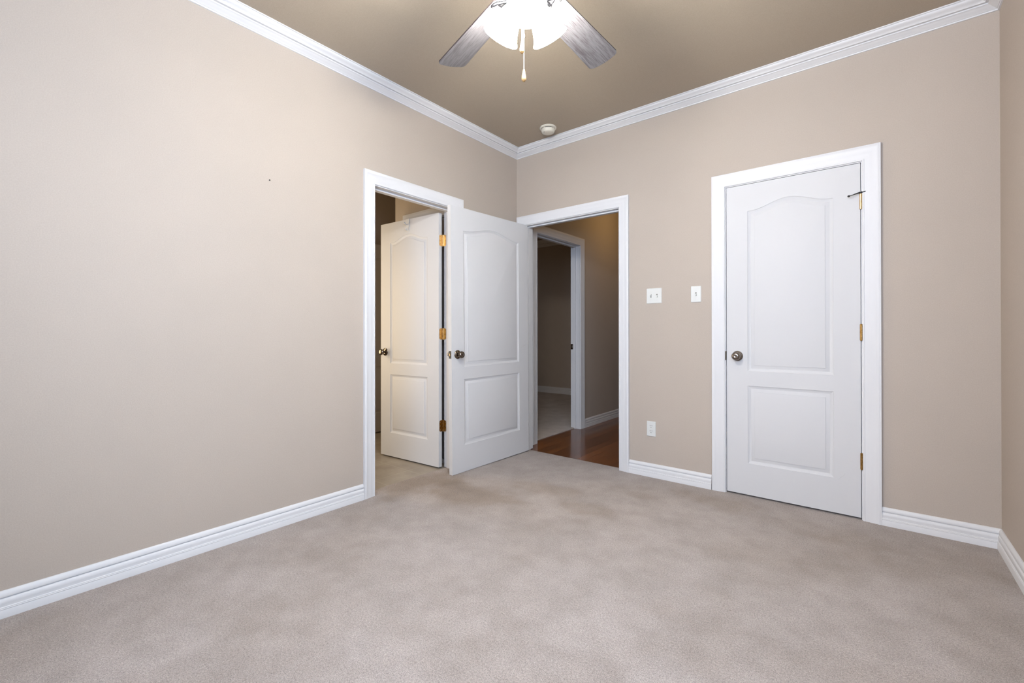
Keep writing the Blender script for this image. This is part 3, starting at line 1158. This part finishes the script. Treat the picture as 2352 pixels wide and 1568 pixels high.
def blade_outline():
    r0, r1, w0, w1, c = 0.115, 0.652, 0.056, 0.074, 0.026
    sag_ = 0.014
    xe = lambda y: r1 - sag_ * (y / w1) ** 2
    pts = [(r0 + .030, -w0)]
    yc = w1 - c
    for i in range(9):            # rounded tip corner
        a = -PI / 2 + PI / 2 * i / 8
        pts.append((xe(yc) - c + c * math.cos(a), -yc + c * math.sin(a)))
    for i in range(1, 10):        # gently bowed tip edge
        y = -yc + 2 * yc * i / 10
        pts.append((xe(y), y))
    for i in range(9):
        a = PI / 2 * i / 8
        pts.append((xe(yc) - c + c * math.cos(a), yc + c * math.sin(a)))
    pts += [(r0 + .030, w0), (r0 + .010, w0 - .012), (r0, w0 - .030), (r0, -w0 + .030), (r0 + .010, -w0 + .012)]
    return pts


def make_blade(ang):
    bo = bmesh.new()
    extrude_outline(bo, blade_outline(), -0.003, 0.003, 1, 0)
    b_ = finish('blade', bo, [M_blade, M_blade_edge], fan)
    b_.location = (0, 0, BZ - H)
    b_.rotation_euler = (math.radians(-12), 0, ang)
    # scrolled blade iron under the blade
    bo = bmesh.new()
    zz = -0.007
    k_ = lambda x: .078 + (x - .085) * .58
    tube(bo, [(k_(x), y, z) for x, y, z in ((.085, 0, .010), (.12, 0, -.004), (.165, 0, zz), (.20, 0, zz), (.232, 0, zz))],
         [.013, .011, .008, .008, .010], 10, 0.45)
    for s in (-1, 1):
        tube(bo, [(k_(x), y, zz - .001) for x, y in ((.150, 0), (.172, s * .010), (.187, s * .024), (.203, s * .040), (.226, s * .048), (.246, s * .046))],
             [.007, .0075, .0075, .0085, .0085, .0075], 10, 0.45)
        tube(bo, [(k_(x), y, zz) for x, y in ((.203, s * .040), (.214, s * .026), (.222, s * .012), (.228, 0))], [.005, .0045, .0045, .005], 8, 0.45)
    ir = finish('blade_iron', bo, M_pewter, b_, smooth=50)
    for x, y in ((k_(.236), 0), (k_(.242), .045), (k_(.242), -.045)):
        bo = bmesh.new()
        lathe(bo, [(0, 0), (.006, 0), (.0055, .002), (.003, .0035), (0, .004)], (x, y, zz - .003), (0, 0, -1), 14)
        finish('iron_screw', bo, M_rubber, ir, smooth=40)
    return b_


for k in range(5):
    make_blade(math.radians(90.5 + 72 * k))

# three bell-shaped opal shades: one towards the corner, two towards the camera's sides
AZ0 = math.atan2(-0.63, -0.78)
LIT = (1.0, 0.95, 0.8)
for k in range(3):
    a = AZ0 + math.radians(-30 + 120 * k)
    tilt = math.radians(31)
    o_ = Vector((math.cos(a), math.sin(a), 0))
    ax = o_ * math.sin(tilt) + Vector((0, 0, -1)) * math.cos(tilt)
    base = Vector((0, 0, 2.325 - H)) + o_ * 0.046
    bm = bmesh.new()
    tube(bm, [Vector((0, 0, 2.345 - H)) + o_ * 0.030, base - ax * 0.012, base + ax * 0.004], [.010, .014, .020], 14)
    lathe(bm, [(0, -.006), (.022, -.006), (.027, 0), (.027, .018), (.024, .022), (0, .022)], base, ax, 24)
    finish('lamp_arm', bm, M_pewter, fan, smooth=40)
    bm = bmesh.new()
    prof = [(.0225, .008), (.029, .012), (.038, .030), (.045, .052), (.050, .074), (.056, .096), (.064, .114), (.071, .124)]
    inner = [(r - .003, h) for r, h in prof]
    rings = prof + [(.0705, .1255)] + inner[::-1]
    d = ax
    aa = d.orthogonal().normalized()
    bb = d.cross(aa)
    R_ = [[bm.verts.new(base + d * h + (aa * math.cos(q) + bb * math.sin(q)) * r) for q in [2 * PI * i / 40 for i in range(40)]] for r, h in rings]
    for p, q in zip(R_[:-1], R_[1:]):
        for i in range(40):
            bm.faces.new((p[i], p[(i + 1) % 40], q[(i + 1) % 40], q[i]))
    sh = finish('lamp_shade', bm, M_shade, fan, smooth=60)
    bm = bmesh.new()
    lathe(bm, [(0, .020), (.012, .022), (.014, .040), (.024, .062), (.027, .078), (.022, .094), (.010, .102), (0, .103)], base, ax, 24)
    finish('bulb', bm, M_shade, sh, smooth=60)
    l = point_light('fan_lamp', Vector((FX, FY, H)) + base + ax * 0.130, 1.0, LIT, 0.045)

# pull chains with wooden fobs
_off = Vector((math.cos(AZ0), math.sin(AZ0), 0))
for dx, ztop, zend in ((0.0145, 2.297, 2.168), (0.0075, 2.297, 2.066)):
    p = _off * dx + Vector((0, 0, 0)) + Vector((0.63, -0.78, 0)) * (0.004 if zend > 2.1 else -0.004)
    bm = bmesh.new()
    z = ztop
    while z > zend:
        bmesh.ops.create_icosphere(bm, subdivisions=1, radius=0.0017, matrix=Matrix.Translation((p.x, p.y, z - H)))
        z -= 0.0042
    tube(bm, [(p.x, p.y, ztop - H), (p.x, p.y, zend - H)], 0.0006, 6)
    ch = finish('pull_chain', bm, M_chrome, fan, smooth=60)
    if zend < 2.1:
        bm = bmesh.new()
        lathe(bm, [(0, 0), (.0030, .001), (.0034, .004), (.0034, .009), (.0028, .012), (0, .013)], (p.x, p.y, 2.186 - H), (0, 0, 1), 12)
        finish('chain_coupling', bm, M_chrome, ch, smooth=50)
    bm = bmesh.new()
    lathe(bm, [(0, 0), (.0028, 0), (.0040, -.006), (.0060, -.016), (.0080, -.028), (.0086, -.036), (.0080, -.041), (.0055, -.0440), (0, -.0445)],
          (p.x, p.y, zend - H), (0, 0, 1), 20)
    fb = finish('wooden_fob', bm, M_wood_fob, ch, smooth=50)
    fb['label'] = 'pale wooden pull fob'
    bm = bmesh.new()
    lathe(bm, [(0, 0), (.0034, 0), (.0030, .0018), (0, .002)], (p.x, p.y, zend - .0444 - H), (0, 0, -1), 12)
    finish('fob_tip', bm, M_brass_dull, fb, smooth=50)
